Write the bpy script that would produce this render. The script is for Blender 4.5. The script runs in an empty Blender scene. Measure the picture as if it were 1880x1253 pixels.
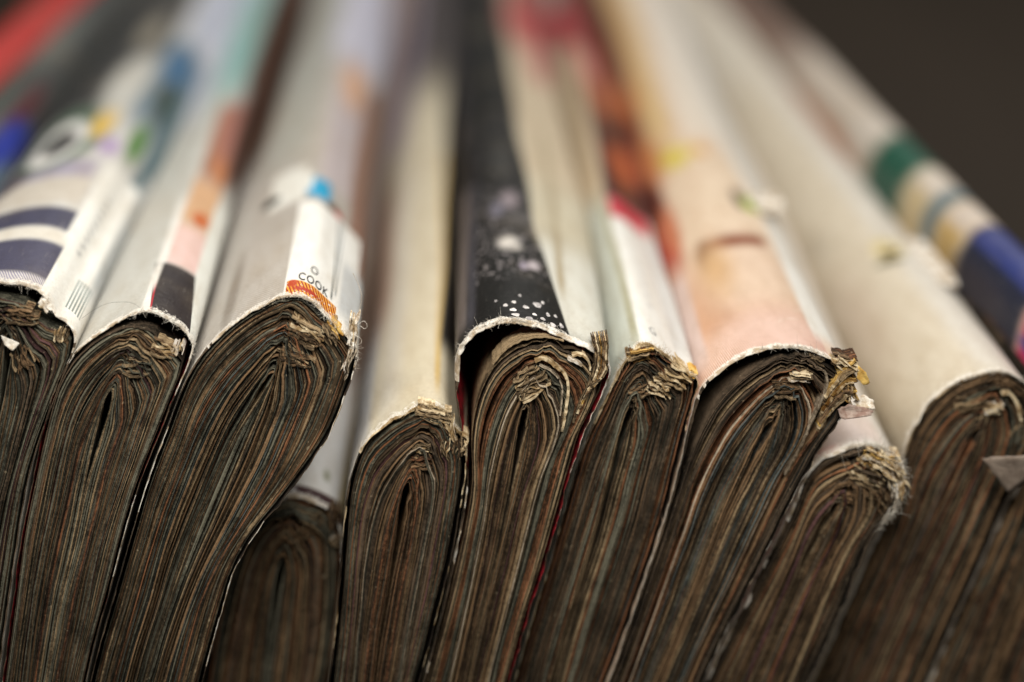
import bpy, math, random
import numpy as np
from mathutils import Vector, Matrix, noise

S = bpy.context.scene
COL = S.collection
MM = 0.001
R = math.radians

# ------------------------------------------------------------------ camera
F_PX, W_PX, H_PX = 2940.0, 1880.0, 1253.0
PITCH = math.atan2(1426.0, F_PX)
YAW = math.atan2(95.0, math.hypot(F_PX, 1426.0))
DIST = 147.0
fwd = np.array([math.sin(YAW) * math.cos(PITCH), math.cos(YAW) * math.cos(PITCH), -math.sin(PITCH)])
right = np.array([math.cos(YAW), -math.sin(YAW), 0.0])
up = np.cross(right, fwd)
CAM = -fwd * DIST                                   # millimetres
cd = bpy.data.cameras.new("camera")
cam = bpy.data.objects.new("camera", cd)
COL.objects.link(cam)
cam.matrix_world = Matrix(((right[0], up[0], -fwd[0], CAM[0] * MM), (right[1], up[1], -fwd[1], CAM[1] * MM),
                           (right[2], up[2], -fwd[2], CAM[2] * MM), (0, 0, 0, 1)))
cd.sensor_width = 36.0
cd.lens = 36.0 * F_PX / W_PX
cd.clip_start, cd.clip_end = 0.005, 50.0
cd.dof.use_dof = True
cd.dof.focus_distance = 0.1475
cd.dof.aperture_fstop = 6.3
S.camera = cam

# ------------------------------------------------------------------ light
w = bpy.data.worlds.new("World")
S.world = w
w.use_nodes = True
bg = w.node_tree.nodes["Background"]
bg.inputs[0].default_value = (0.97, 1.0, 0.91, 1)
bg.inputs[1].default_value = 0.08


def area(name, loc, target, size, power, color):
    l = bpy.data.lights.new(name, "AREA")
    l.shape = "RECTANGLE"
    l.size, l.size_y = size
    l.energy = power
    l.color = color
    o = bpy.data.objects.new(name, l)
    o.location = loc
    o.rotation_euler = (Vector(target) - Vector(loc)).to_track_quat("-Z", "Y").to_euler()
    COL.objects.link(o)
    return o


area("window_light", (0.12, 0.33, 0.62), (0, 0.04, 0), (0.34, 0.30), 4.05, (1.0, 0.972, 0.92))
area("front_fill_light", (-0.014, -0.056, 0.098), (-0.004, 0.0, -0.004), (0.15, 0.03), 0.215, (1.0, 0.93, 0.80))  # added fill, no real source: brightens the page ends, fading downwards
S.view_settings.view_transform = "Standard"
S.view_settings.look = "None"
S.view_settings.exposure = 0.0
S.view_settings.gamma = 1.0


# ------------------------------------------------------------------ small helpers
def lin(h):
    """'rrggbb' as seen on screen -> linear colour."""
    v = [int(h[i:i + 2], 16) / 255 for i in (0, 2, 4)]
    return tuple(c / 12.92 if c <= 0.04045 else ((c + 0.055) / 1.055) ** 2.4 for c in v)


def fbm(x, y=0.0, z=0.0, o=3):
    return noise.fractal(Vector((x, y, z)), 0.9, 2.1, o)


def unproj(px, py, y0, k):
    """pixel of the photograph -> point (mm) on the end plane  y = y0 + k z"""
    d = fwd + right * ((px - W_PX / 2) / F_PX) - up * ((py - H_PX / 2) / F_PX)
    t = (y0 + k * CAM[2] - CAM[1]) / (d[1] - k * d[2])
    p = CAM + d * t
    return np.array([p[0], p[2]])


def smooth(pts, n):
    """Catmull-Rom through pts, n points evenly spaced along it"""
    p = np.array(pts, float)
    p = np.vstack([2 * p[0] - p[1], p, 2 * p[-1] - p[-2]])
    out = []
    for i in range(1, len(p) - 2):
        a, b, c, d = p[i - 1], p[i], p[i + 1], p[i + 2]
        for t in np.linspace(0, 1, 14, endpoint=False):
            out.append(0.5 * (2 * b + (c - a) * t + (2 * a - 5 * b + 4 * c - d) * t * t + (3 * b - a - 3 * c + d) * t ** 3))
    out.append(p[-2])
    return np.array(out)


def at_len(poly, ls):
    seg = np.r_[0, np.cumsum(np.linalg.norm(np.diff(poly, axis=0), axis=1))]
    ls = np.clip(ls, 0, seg[-1])
    return np.c_[np.interp(ls, seg, poly[:, 0]), np.interp(ls, seg, poly[:, 1])], seg[-1]


TABLE_Z = -78.0


def to_ground(leg):
    """continue a leg below the picture down to the table, easing to vertical"""
    a, b = leg[-3], leg[-1]
    m = (b[0] - a[0]) / min(b[1] - a[1], -0.01)
    x, z = b
    ext = [(x - m * 6, z - 7), (x - m * 10, z - 15), (x - m * 12, z - 24), (x - m * 12.5, TABLE_Z)]
    return np.vstack([leg, ext])


def mesh_obj(name, verts, faces, mats, parent=None, mat_idx=None, uvs=None, smooth_shade=True):
    me = bpy.data.meshes.new(name)
    me.from_pydata((np.asarray(verts, float) * MM).tolist(), [], faces)
    for m in mats:
        me.materials.append(m)
    if mat_idx is not None:
        me.polygons.foreach_set("material_index", np.asarray(mat_idx, np.int32))
    if uvs is not None:                                   # one (u, v) per vertex, millimetres
        uvs = np.asarray(uvs, float)
        li = np.empty(len(me.loops), np.int32)
        me.loops.foreach_get("vertex_index", li)
        lay = me.uv_layers.new(name="UVMap")
        lay.data.foreach_set("uv", uvs[li].ravel())
    me.polygons.foreach_set("use_smooth", np.full(len(me.polygons), smooth_shade))
    me.update()
    o = bpy.data.objects.new(name, me)
    COL.objects.link(o)
    if parent:
        o.parent = parent
    return o


# ------------------------------------------------------------------ materials
class Nodes:
    def __init__(self, name):
        self.m = bpy.data.materials.new(name)
        self.m.use_nodes = True
        self.t = self.m.node_tree
        self.b = self.t.nodes["Principled BSDF"]

    def n(self, kind, **kw):
        x = self.t.nodes.new(kind)
        for k, v in kw.items():
            setattr(x, k, v)
        return x

    def put(self, sock, v):
        if isinstance(v, bpy.types.NodeSocket):
            self.t.links.new(v, sock)
        elif isinstance(v, tuple) and len(v) == 3 and sock.type == "RGBA":
            sock.default_value = (*v, 1)
        else:
            sock.default_value = v

    def math(self, op, a, b=0.0, clamp=False):
        x = self.n("ShaderNodeMath", operation=op, use_clamp=clamp)
        self.put(x.inputs[0], a)
        self.put(x.inputs[1], b)
        return x.outputs[0]

    def mix(self, f, a, b, blend="MIX"):
        x = self.n("ShaderNodeMix", data_type="RGBA", blend_type=blend)
        self.put(x.inputs[0], f)
        self.put(x.inputs[6], a)
        self.put(x.inputs[7], b)
        return x.outputs[2]

    def step(self, v, a, b, lo=0.0, hi=1.0):
        x = self.n("ShaderNodeMapRange", interpolation_type="SMOOTHSTEP")
        self.put(x.inputs[0], v)
        for i, q in enumerate((a, b, lo, hi)):
            x.inputs[i + 1].default_value = q
        return x.outputs[0]

    def noise(self, vec, scale, detail=3.0, rough=0.55):
        x = self.n("ShaderNodeTexNoise")
        if vec is not None:
            self.put(x.inputs["Vector"], vec)
        x.inputs["Scale"].default_value = scale
        x.inputs["Detail"].default_value = detail
        x.inputs["Roughness"].default_value = rough
        return x.outputs[0]

    def scaled(self, vec, s):
        x = self.n("ShaderNodeVectorMath", operation="MULTIPLY")
        self.put(x.inputs[0], vec)
        x.inputs[1].default_value = s
        return x.outputs[0]


def page_mat(name, dark, light, spread=0.8):
    """cut paper edges: dusty fibres, fine lines that run along each sheet (U along, V across in mm)"""
    q = Nodes(name)
    uv = q.n("ShaderNodeUVMap").outputs[0]
    obj = q.n("ShaderNodeTexCoord").outputs["Object"]
    lines = q.noise(q.scaled(uv, (0.10, 9.0, 1)), 1.0, 3)
    blot = q.noise(obj, 420, 4, 0.6)
    grit = q.noise(obj, 3000, 4, 0.75)
    rnd = q.n("ShaderNodeObjectInfo").outputs["Random"]
    f = q.math("ADD", q.step(lines, 0.36, 0.66), q.math("MULTIPLY", q.math("SUBTRACT", blot, 0.5), 1.6))
    f = q.math("ADD", f, q.math("MULTIPLY", q.math("SUBTRACT", grit, 0.5), 2.4))
    legs_ = q.noise(q.scaled(uv, (0.055, 2.3, 1)), 1.0, 3)
    f = q.math("ADD", f, q.math("MULTIPLY", q.math("SUBTRACT", legs_, 0.52), 2.2))
    f = q.math("ADD", f, q.math("MULTIPLY", q.math("SUBTRACT", rnd, 0.5), spread), True)
    c = q.mix(f, dark, light)
    speck = q.step(q.noise(obj, 2200, 2, 0.5), 0.68, 0.76)
    c = q.mix(q.math("MULTIPLY", speck, 0.5), c, (0.50, 0.42, 0.30))
    q.put(q.b.inputs["Base Color"], c)
    q.b.inputs["Roughness"].default_value = 0.95
    q.b.inputs["Specular IOR Level"].default_value = 0.12
    bp = q.n("ShaderNodeBump")
    bp.inputs["Strength"].default_value = 0.9
    bp.inputs["Distance"].default_value = 0.00012
    q.put(bp.inputs["Height"], q.math("ADD", grit, q.math("MULTIPLY", lines, 0.8)))
    q.put(q.b.inputs["Normal"], bp.outputs[0])
    return q.m


PAPER = {
    "brown": page_mat("paper_edge_brown", (0.034, 0.024, 0.016), (0.27, 0.170, 0.096)),
    "umber": page_mat("paper_edge_umber", (0.022, 0.018, 0.014), (0.145, 0.105, 0.074)),
    "grey": page_mat("paper_edge_grey", (0.026, 0.026, 0.021), (0.185, 0.178, 0.138)),
    "rust": page_mat("paper_edge_rust", (0.036, 0.020, 0.013), (0.31, 0.140, 0.072)),
    "tan": page_mat("paper_edge_tan", (0.060, 0.042, 0.026), (0.42, 0.31, 0.19)),
    "blue": page_mat("paper_edge_blue", (0.026, 0.029, 0.029), (0.125, 0.145, 0.145)),
    "plum": page_mat("paper_edge_plum", (0.030, 0.016, 0.017), (0.165, 0.085, 0.085)),
    "white": page_mat("paper_edge_white", (0.16, 0.125, 0.09), (0.62, 0.53, 0.42)),
    "ochre": page_mat("paper_edge_ochre", (0.12, 0.055, 0.015), (0.70, 0.46, 0.15)),
}


def torn_mat(name, a, b):
    q = Nodes(name)
    obj = q.n("ShaderNodeTexCoord").outputs["Object"]
    c = q.mix(q.step(q.noise(obj, 900, 4, 0.65), 0.38, 0.62), a, b)
    q.put(q.b.inputs["Base Color"], c)
    q.b.inputs["Roughness"].default_value = 1.0
    q.b.inputs["Specular IOR Level"].default_value = 0.05
    bp = q.n("ShaderNodeBump")
    bp.inputs["Strength"].default_value = 0.8
    bp.inputs["Distance"].default_value = 0.0001
    q.put(bp.inputs["Height"], q.noise(obj, 5000, 3, 0.7))
    q.put(q.b.inputs["Normal"], bp.outputs[0])
    return q.m


TORN_WHITE = torn_mat("torn_paper_white", (0.44, 0.35, 0.25), (0.84, 0.81, 0.77))
TORN_CREAM = torn_mat("torn_paper_cream", (0.30, 0.20, 0.10), (0.76, 0.64, 0.45))
TORN_OCHRE = torn_mat("torn_paper_ochre", (0.48, 0.24, 0.05), (0.72, 0.50, 0.16))
INNER_DARK = torn_mat("cover_inside_dark", (0.02, 0.018, 0.016), (0.05, 0.04, 0.035))
INNER_RED = torn_mat("cover_inside_red", (0.03, 0.014, 0.012), (0.42, 0.02, 0.035))
INK = torn_mat("black_ink", (0.015, 0.015, 0.017), (0.03, 0.03, 0.032))
INK_GREY = torn_mat("grey_ink", (0.16, 0.16, 0.17), (0.26, 0.26, 0.27))
INK_WHITE = torn_mat("white_print", (0.30, 0.28, 0.29), (0.74, 0.71, 0.71))
FIBRE = torn_mat("fibre_white", (0.70, 0.64, 0.56), (0.85, 0.82, 0.76))
FIBRE_TAN = torn_mat("fibre_tan", (0.42, 0.30, 0.16), (0.70, 0.56, 0.36))
HAIR = torn_mat("thread_pale", (0.40, 0.33, 0.26), (0.60, 0.52, 0.44))


def cover_mat(name, base, layers=(), wear=0.6, rough=0.38, scuff=0.25, spec=0.45, torn=(0.80, 0.76, 0.70)):
    """printed glossy cover. U = mm across from the ridge, V = mm along the spine from the end.
    layers: ('box', u0, u1, v0, v1, soft_u, soft_v, colour[, wobble])
            ('dot', u, v, ru, rv, soft, colour[, wobble])
            ('lines', u0, u1, v0, v1, soft, period, angle, colour)   (halftone screen)"""
    q = Nodes(name)
    uvn = q.n("ShaderNodeUVMap").outputs[0]
    wob = q.n("ShaderNodeTexNoise")
    q.put(wob.inputs["Vector"], uvn)
    wob.inputs["Scale"].default_value = 0.35
    wob.inputs["Detail"].default_value = 3
    sub = q.n("ShaderNodeVectorMath", operation="SUBTRACT")
    q.put(sub.inputs[0], wob.outputs["Color"])
    sub.inputs[1].default_value = (0.5, 0.5, 0.5)
    seps = {}

    def uv(amount):
        if amount not in seps:
            v = uvn
            if amount:
                ad = q.n("ShaderNodeVectorMath", operation="ADD")
                q.put(ad.inputs[0], uvn)
                q.put(ad.inputs[1], q.scaled(sub.outputs[0], (amount * 2.2, amount * 5, 0)))
                v = ad.outputs[0]
            s = q.n("ShaderNodeSeparateXYZ")
            q.put(s.inputs[0], v)
            seps[amount] = (s.outputs[0], s.outputs[1], v)
        return seps[amount]

    mottle = q.noise(q.scaled(uvn, (1.0, 0.35, 1)), 0.55, 5, 0.62)
    c = base
    if not isinstance(base, tuple):
        c = base(q, uv)
    for L in layers:
        if L[0] == "box":
            _, u0, u1, v0, v1, su, sv, colr = L[:8]
            u, v, _v = uv(L[8] if len(L) > 8 else 0)
            if len(L) > 9:                                # slanted: the u limits shift by L[9] per mm of v
                u = q.math("SUBTRACT", u, q.math("MULTIPLY", v, L[9]))
            f = q.math("MULTIPLY", q.step(u, u0 - su, u0 + su), q.step(u, u1 - su, u1 + su, 1, 0))
            f = q.math("MULTIPLY", f, q.math("MULTIPLY", q.step(v, v0 - sv, v0 + sv), q.step(v, v1 - sv, v1 + sv, 1, 0)))
        elif L[0] == "dot":
            _, u0, v0, ru, rv, soft, colr = L[:7]
            u, v, _v = uv(L[7] if len(L) > 7 else 0)
            a = q.math("DIVIDE", q.math("SUBTRACT", u, u0), ru)
            b = q.math("DIVIDE", q.math("SUBTRACT", v, v0), rv)
            r = q.math("SQRT", q.math("ADD", q.math("MULTIPLY", a, a), q.math("MULTIPLY", b, b)))
            f = q.step(r, 1 - soft, 1 + soft, 1, 0)
        elif L[0] == "specks":                            # worn through print: noise above a threshold inside a box
            _, u0, u1, v0, v1, soft, size, thr, colr = L
            u, v, _v = uv(0)
            f = q.step(q.noise(q.scaled(uvn, (1.0 / size, 0.6 / size, 1)), 1.0, 6, 0.72), thr, thr + 0.10)
            f = q.math("MULTIPLY", f, q.math("MULTIPLY", q.step(u, u0 - soft, u0 + soft), q.step(u, u1 - soft, u1 + soft, 1, 0)))
            f = q.math("MULTIPLY", f, q.math("MULTIPLY", q.step(v, v0 - 2 * soft, v0 + 2 * soft), q.step(v, v1 - 4 * soft, v1 + 4 * soft, 1, 0)))
        else:
            _, u0, u1, v0, v1, soft, per, ang, colr = L
            u, v, _v = uv(0)
            ph = q.math("ADD", q.math("MULTIPLY", u, math.cos(ang) / per), q.math("MULTIPLY", v, math.sin(ang) / per))
            f = q.step(q.math("ABSOLUTE", q.math("SUBTRACT", q.math("FRACT", ph), 0.5)), 0.16, 0.34)
            f = q.math("MULTIPLY", f, q.math("MULTIPLY", q.step(u, u0 - soft, u0 + soft), q.step(u, u1 - soft, u1 + soft, 1, 0)))
            f = q.math("MULTIPLY", f, q.math("MULTIPLY", q.step(v, v0 - soft, v0 + soft), q.step(v, v1 - soft, v1 + soft, 1, 0)))
        c = q.mix(f, c, colr)
    # uneven ink and yellowing, screen grain of the print
    obj0 = q.n("ShaderNodeTexCoord").outputs["Object"]
    c = q.mix(q.step(mottle, 0.35, 0.75, 0.0, 0.30), c, (0.55, 0.44, 0.30), "MULTIPLY")
    grain = q.noise(obj0, 2600, 2, 0.8)
    c = q.mix(q.step(grain, 0.3, 0.8, 0.0, 0.22), c, (0.45, 0.42, 0.40), "MULTIPLY")
    # cracks along the fold
    crk = q.noise(q.scaled(uvn, (3.2, 0.22, 1)), 1.0, 5, 0.8)
    c = q.mix(q.math("MULTIPLY", q.step(crk, 0.60, 0.70), min(0.3, scuff * 1.1)), c, (0.70, 0.66, 0.60))
    # rubbed and cracked print: more along the end
    u, v, _v = uv(0)
    obj = q.n("ShaderNodeTexCoord").outputs["Object"]
    big = q.noise(q.scaled(uvn, (1, 1, 1)), 1.3, 4, 0.65)
    lim = q.math("MULTIPLY", q.step(big, 0.30, 0.75), 2.2 * wear)
    edge = q.math("SUBTRACT", 1.0, q.step(q.math("SUBTRACT", v, lim), -0.12, 0.22))
    edge = q.math("MULTIPLY", edge, q.step(q.noise(uvn, 5.5, 4, 0.7), 0.36, 0.56))
    c = q.mix(edge, c, torn)
    scr = q.noise(q.scaled(uvn, (2.4, 0.5, 1)), 2.0, 6, 0.75)
    c = q.mix(q.math("MULTIPLY", q.step(scr, 0.66, 0.80), scuff), c, (0.72, 0.70, 0.68))
    c = q.mix(q.math("MULTIPLY", q.step(q.noise(obj, 60, 4, 0.6), 0.5, 0.75), 0.16), c, (0.42, 0.33, 0.22))
    q.put(q.b.inputs["Base Color"], c)
    q.put(q.b.inputs["Roughness"], q.math("ADD", q.math("MULTIPLY", q.noise(obj, 300, 3), 0.25), rough))
    q.b.inputs["Specular IOR Level"].default_value = spec
    bp = q.n("ShaderNodeBump")
    bp.inputs["Strength"].default_value = 0.35
    bp.inputs["Distance"].default_value = 0.0002
    q.put(bp.inputs["Height"], q.math("ADD", q.noise(obj, 1500, 3, 0.6), q.math("MULTIPLY", edge, 0.6)))
    q.put(q.b.inputs["Normal"], bp.outputs[0])
    return q.m


# ------------------------------------------------------------------ the table
q = Nodes("dark_table")
obj = q.n("ShaderNodeTexCoord").outputs["Object"]
g = q.noise(q.scaled(obj, (60, 4, 4)), 1.0, 5, 0.6)
q.put(q.b.inputs["Base Color"], q.mix(q.step(g, 0.3, 0.7), (0.029, 0.0205, 0.014), (0.036, 0.0255, 0.0175)))
q.b.inputs["Roughness"].default_value = 0.7
q.b.inputs["Specular IOR Level"].default_value = 0.2
t = mesh_obj("tabletop", [(-3000, -1500, TABLE_Z), (3000, -1500, TABLE_Z), (3000, 4000, TABLE_Z), (-3000, 4000, TABLE_Z)],
             [(0, 1, 2, 3)], [q.m])
t["kind"] = "structure"
t["label"] = "plain dark brown table under the magazines"


# ------------------------------------------------------------------ magazine builder
class Mag:
    pass


GROUP = "worn magazines standing spine up in a row"
LENGTH = 262.0


def legs(px, y0, k, n, power=1.35):
    """outline in pixels, left foot > ridge > right foot  ->  (2n+1) points in mm and signed arc lengths"""
    p = np.array([unproj(a, b, y0, k) for a, b in px])
    top = int(np.argmax(p[:, 1]))
    sm = smooth(p, 0)
    i = int(np.argmax(sm[:, 1]))
    lo, ro = to_ground(sm[:i + 1][::-1]), to_ground(sm[i:])
    f = np.linspace(0, 1, n + 1) ** power
    _, ll = at_len(lo, np.array([0.0]))
    _, rl = at_len(ro, np.array([0.0]))
    a, _ = at_len(lo, f * ll)
    b, _ = at_len(ro, f * rl)
    pts = np.vstack([a[::-1], b[1:]])
    s = np.r_[-(f * ll)[::-1], (f * rl)[1:]]
    return pts, s


def normals2(p):
    d = np.gradient(p, axis=0)
    d /= np.maximum(np.linalg.norm(d, axis=1, keepdims=True), 1e-9)
    return np.c_[-d[:, 1], d[:, 0]]           # left>right over the top: outward


def axis_shift(m, v):
    return m.lean * v


def waver(m, v):
    """slow bend of a magazine along its length"""
    w1 = min(v / 40.0, 1.0)
    sd = m.seed * 7.13
    return fbm(v * 0.016 + sd, 3.1, 0.0, 2) * 0.9 * w1, fbm(v * 0.02 + sd, 9.7, 0.0, 2) * 0.55 * w1


def build_cover(m, px, mat, inner, thick=0.22, ragged=0.22, bevel=0.25, n=150):
    pts, s = legs(px, m.y0, m.k, n, 1.5)
    nor = normals2(pts)
    rows = np.r_[0, 0.18, 0.45, 0.9, 1.6, 2.6, 4, 6, 9, 12, 16, 21, 27, 34, 42, 51, 61, 72, 85, 100, 118, 138, 160, 185, 212, 238, LENGTH]
    N = len(pts)
    sd = m.seed * 7.13

    def pos(i_pts, v):
        w1 = min(v / 40.0, 1.0)
        ox, oz = waver(m, v)
        sw = np.array([fbm(v * 0.045 + sd, 2.2, 0.16 * a, 2) for a in s]) * 0.16 * w1
        q_ = i_pts + nor * sw[:, None]
        return np.c_[q_[:, 0] + axis_shift(m, v) + ox, m.y0 + m.k * i_pts[:, 1] + v, q_[:, 1] + oz + m.rise * v]

    V, UV = [], []
    jit = np.array([fbm(a * 0.55 + sd, 1.7, 0, 4) for a in s])
    dirt = np.array([fbm(a * 0.16 + sd, 4.4, 0, 2) for a in s])
    fine = np.array([fbm(a * 3.1 + sd, 5.7, 0, 3) for a in s])
    tk = thick * np.clip(1 + 0.5 * fine + 0.7 * jit, 0.35, 1.9) * (1 - 0.5 * np.clip((np.abs(s) - 8) / 8, 0, 1))
    ip = pts - nor * tk[:, None]
    for r, v in enumerate(rows):
        P = pos(pts, v)
        fade = max(0.0, 1 - v / 2.5)
        P[:, 1] += fade * (bevel * (1 + 0.8 * fine) + ragged * jit * 2.0)
        V.append(P)
        UV.append(np.c_[s, np.full(N, v)])
    for r, v in enumerate(rows):
        P = pos(ip, v)
        fade = max(0.0, 1 - v / 2.5)
        P[:, 1] += fade * (ragged * jit * 1.6 - 0.06 * fine)
        V.append(P)
        UV.append(np.c_[s, np.full(N, v)])
    nr = len(rows)
    # two rows of torn core between the outer and the inner face
    for f in (0.35, 0.7):
        a, b = V[0], V[nr]
        P = a * (1 - f) + b * f
        j1 = np.array([noise.noise(Vector((x * 5 + sd, f * 9, 0))) for x in s])
        j2 = np.array([noise.noise(Vector((x * 6 + sd, f * 9, 7))) for x in s])
        P[:, 1] -= 0.10 + 0.13 * j1
        P[:, 2] += 0.07 * j2
        V.append(P)
        UV.append(np.c_[s, np.zeros(N)])
    F, MI = [], []

    def band(r0, r1, mi):
        for i in range(N - 1):
            F.append((r0 * N + i, r0 * N + i + 1, r1 * N + i + 1, r1 * N + i))
            soiled = mi == 2 and not (-m.clean[0] < s[i] + 2.5 * fine[i] < m.clean[1]) and dirt[i] < m.nicks
            MI.append(3 if soiled else mi)

    for r in range(nr - 1):
        band(r, r + 1, 0)
        band(nr + r + 1, nr + r, 1)
    band(2 * nr, 0, 2)
    band(2 * nr + 1, 2 * nr, 2)
    band(nr, 2 * nr + 1, 2)
    band(nr - 1, 2 * nr - 1, 1)
    o = mesh_obj("cover", np.vstack(V), F, [mat, inner, m.core, PAPER["umber"]], m.root, MI, np.vstack(UV))
    m.cover, m.pts, m.s, m.nor, m.pos = o, pts, s, nor, pos
    m.front = V[0]
    m.core_pts = V[2 * nr]
    return o


def surf(m, u, v, lift=0.0):
    """point on the cover at u mm across, v mm along, lifted off it (mm)"""
    x = np.interp(u, m.s, m.pts[:, 0])
    z = np.interp(u, m.s, m.pts[:, 1])
    nx = np.interp(u, m.s, m.nor[:, 0])
    nz = np.interp(u, m.s, m.nor[:, 1])
    sd = m.seed * 7.13
    w1 = min(v / 40.0, 1.0)
    ox, oz = waver(m, v)
    lift = lift + fbm(v * 0.045 + sd, 2.2, 0.16 * u, 2) * 0.16 * w1
    return (x + axis_shift(m, v) + ox + nx * lift, m.y0 + m.k * z + v, z + oz + m.rise * v + nz * lift)


def sheet(name, m, p, sv, h, yf, mat, deep=240.0, idx=0.0):
    """one folded sheet: profile p (mm, x z), thickness h, front y offsets yf"""
    nor = normals2(p)
    N = len(p)
    o_, i_ = p + nor * (h / 2)[:, None], p - nor * (h / 2)[:, None]
    V, UV = [], []
    for d, w_ in ((0.05, o_), (0.0, p), (0.05, i_)):
        V.append(np.c_[w_[:, 0], m.y0 + m.k * w_[:, 1] + yf + d, w_[:, 1]])
    UV += [np.c_[sv, np.full(N, idx)], np.c_[sv, np.full(N, idx + 0.1)], np.c_[sv, np.full(N, idx + 0.2)]]
    for d in (2.0, 30.0, 70.0):
        ox, oz = waver(m, d)
        for w_ in (o_, i_):
            V.append(np.c_[w_[:, 0] + axis_shift(m, d) + ox, m.y0 + m.k * w_[:, 1] + d, w_[:, 1] + m.rise * d + oz])
            UV.append(np.c_[sv, np.full(N, idx + 0.02 * d)])
    F = []

    def band(a, b):
        for i in range(N - 1):
            F.append((a * N + i, a * N + i + 1, b * N + i + 1, b * N + i))

    band(1, 0)
    band(2, 1)
    band(0, 3)
    band(3, 5)
    band(5, 7)
    band(4, 2)
    band(6, 4)
    band(8, 6)
    return mesh_obj(name, np.vstack(V), F, [mat], m.root, None, np.vstack(UV), False)


def build_pages(m, outline, center, count, palette, gaps=(), crumple=0.22, n=46, wave=0.12, t1=1.0, highlights=(), hollow=1.0, loop=0.36):
    rng = random.Random(m.seed * 31 + 5)
    O, s = legs(outline, m.y0, m.k, n, 1.55)
    c = to_ground(smooth(np.array([unproj(a, b, m.y0, m.k) for a, b in center]), 0))
    f = np.linspace(0, 1, n + 1) ** 1.55
    _, cl = at_len(c, np.array([0.0]))
    cp, _ = at_len(c, f * cl)
    # the innermost fold is a narrow rounded loop, closing further down
    a_ = f * cl
    side = normals2(cp)
    open_w = loop * np.sqrt(np.clip(a_ / 0.9, 0, 1)) * (1 - np.clip((a_ - 2.5) / 9.0, 0, 1)) ** 1.5
    cl_, cr_ = cp + side * open_w[:, None], cp - side * open_w[:, None]
    w_at = int(np.argmax(open_w))
    if cl_[w_at, 0] > cr_[w_at, 0]:
        cl_, cr_ = cr_, cl_
    C = np.vstack([cl_[::-1], cr_[1:]])
    nO = normals2(O)
    widths = [rng.uniform(0.45, 1.2) if rng.random() < 0.75 else rng.uniform(1.3, 2.8) for _ in range(count)]
    cum = np.cumsum([0] + widths)
    ts = cum / cum[-1] * t1
    names = list(palette)
    wts = [palette[k_] for k_ in names]
    sg = np.linspace(-1, 1, 2 * n + 1)
    fs = np.abs(sg) ** 1.55
    prev = None
    drift = 0.0
    for i in range(count):
        t = 0.5 * (ts[i] + ts[i + 1])
        tt = (t * (hollow + (1 - hollow) * np.clip(fs / 0.30, 0, 1) ** 1.3))[:, None] if hollow < 1 else t
        P = O * (1 - tt) + C * tt
        # bundles pull apart near the fold
        for (tg, amt, side) in gaps:
            if t > tg:
                wgt = np.exp(-((s - side) / 7.0) ** 2) * amt * math.exp(-(t - tg) * 2.2)
                P = P - nO * wgt[:, None]
        # crumpled fold and slow waviness, shared between neighbours
        near = np.exp(-((s - 1.0) / 3.2) ** 2)
        wob = np.array([fbm(a * 0.9 + m.seed, t * 5.5, 2.0, 3) for a in s]) * near * crumple
        wob += np.array([fbm(a * 2.6 + m.seed, t * 14, 5.0, 2) for a in s]) * near * crumple * 0.45
        slow = np.array([fbm(a * 0.12 + m.seed * 3, t * 3.0, 8.0, 2) for a in s]) * wave * np.clip(fs * 12, 0, 1) * min(1.0, t * 6)
        tiny = np.array([fbm(a * 0.7 + m.seed * 3, i * 3.3, 1.0, 2) for a in s]) * 0.022
        P = P + nO * (wob + slow + tiny)[:, None]
        sep = np.linalg.norm(O - C, axis=1) * (ts[i + 1] - ts[i])
        h = np.clip(sep * rng.uniform(0.50, 0.86), 0.03, 0.20 + 0.3 * min(1, t * 5))
        drift = 0.7 * drift + rng.gauss(0, 0.10)
        yf = drift + rng.gauss(0, 0.07) + np.array([fbm(a * 0.5, i * 1.7 + m.seed, 0, 3) for a in s]) * 0.14
        yf = yf + near * rng.uniform(-0.35, 0.15)
        if i == 0 or rng.random() < 0.85:
            key0 = rng.choices(names, wts)[0]
        key = key0
        for (th, kn) in highlights:
            if ts[i] <= th < ts[i + 1]:
                key = kn
                yf = yf - 0.22
        roll = rng.random()
        if roll < 0.17:
            yf = yf + rng.uniform(0.3, 1.1)
        elif roll < 0.24:
            yf = yf - rng.uniform(0.10, 0.22)
            if rng.random() < 0.4:
                key = "tan"
        sheet("page", m, P, s, h, yf, PAPER[key], idx=i * 1.7)
    m.O, m.C = O, C


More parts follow.
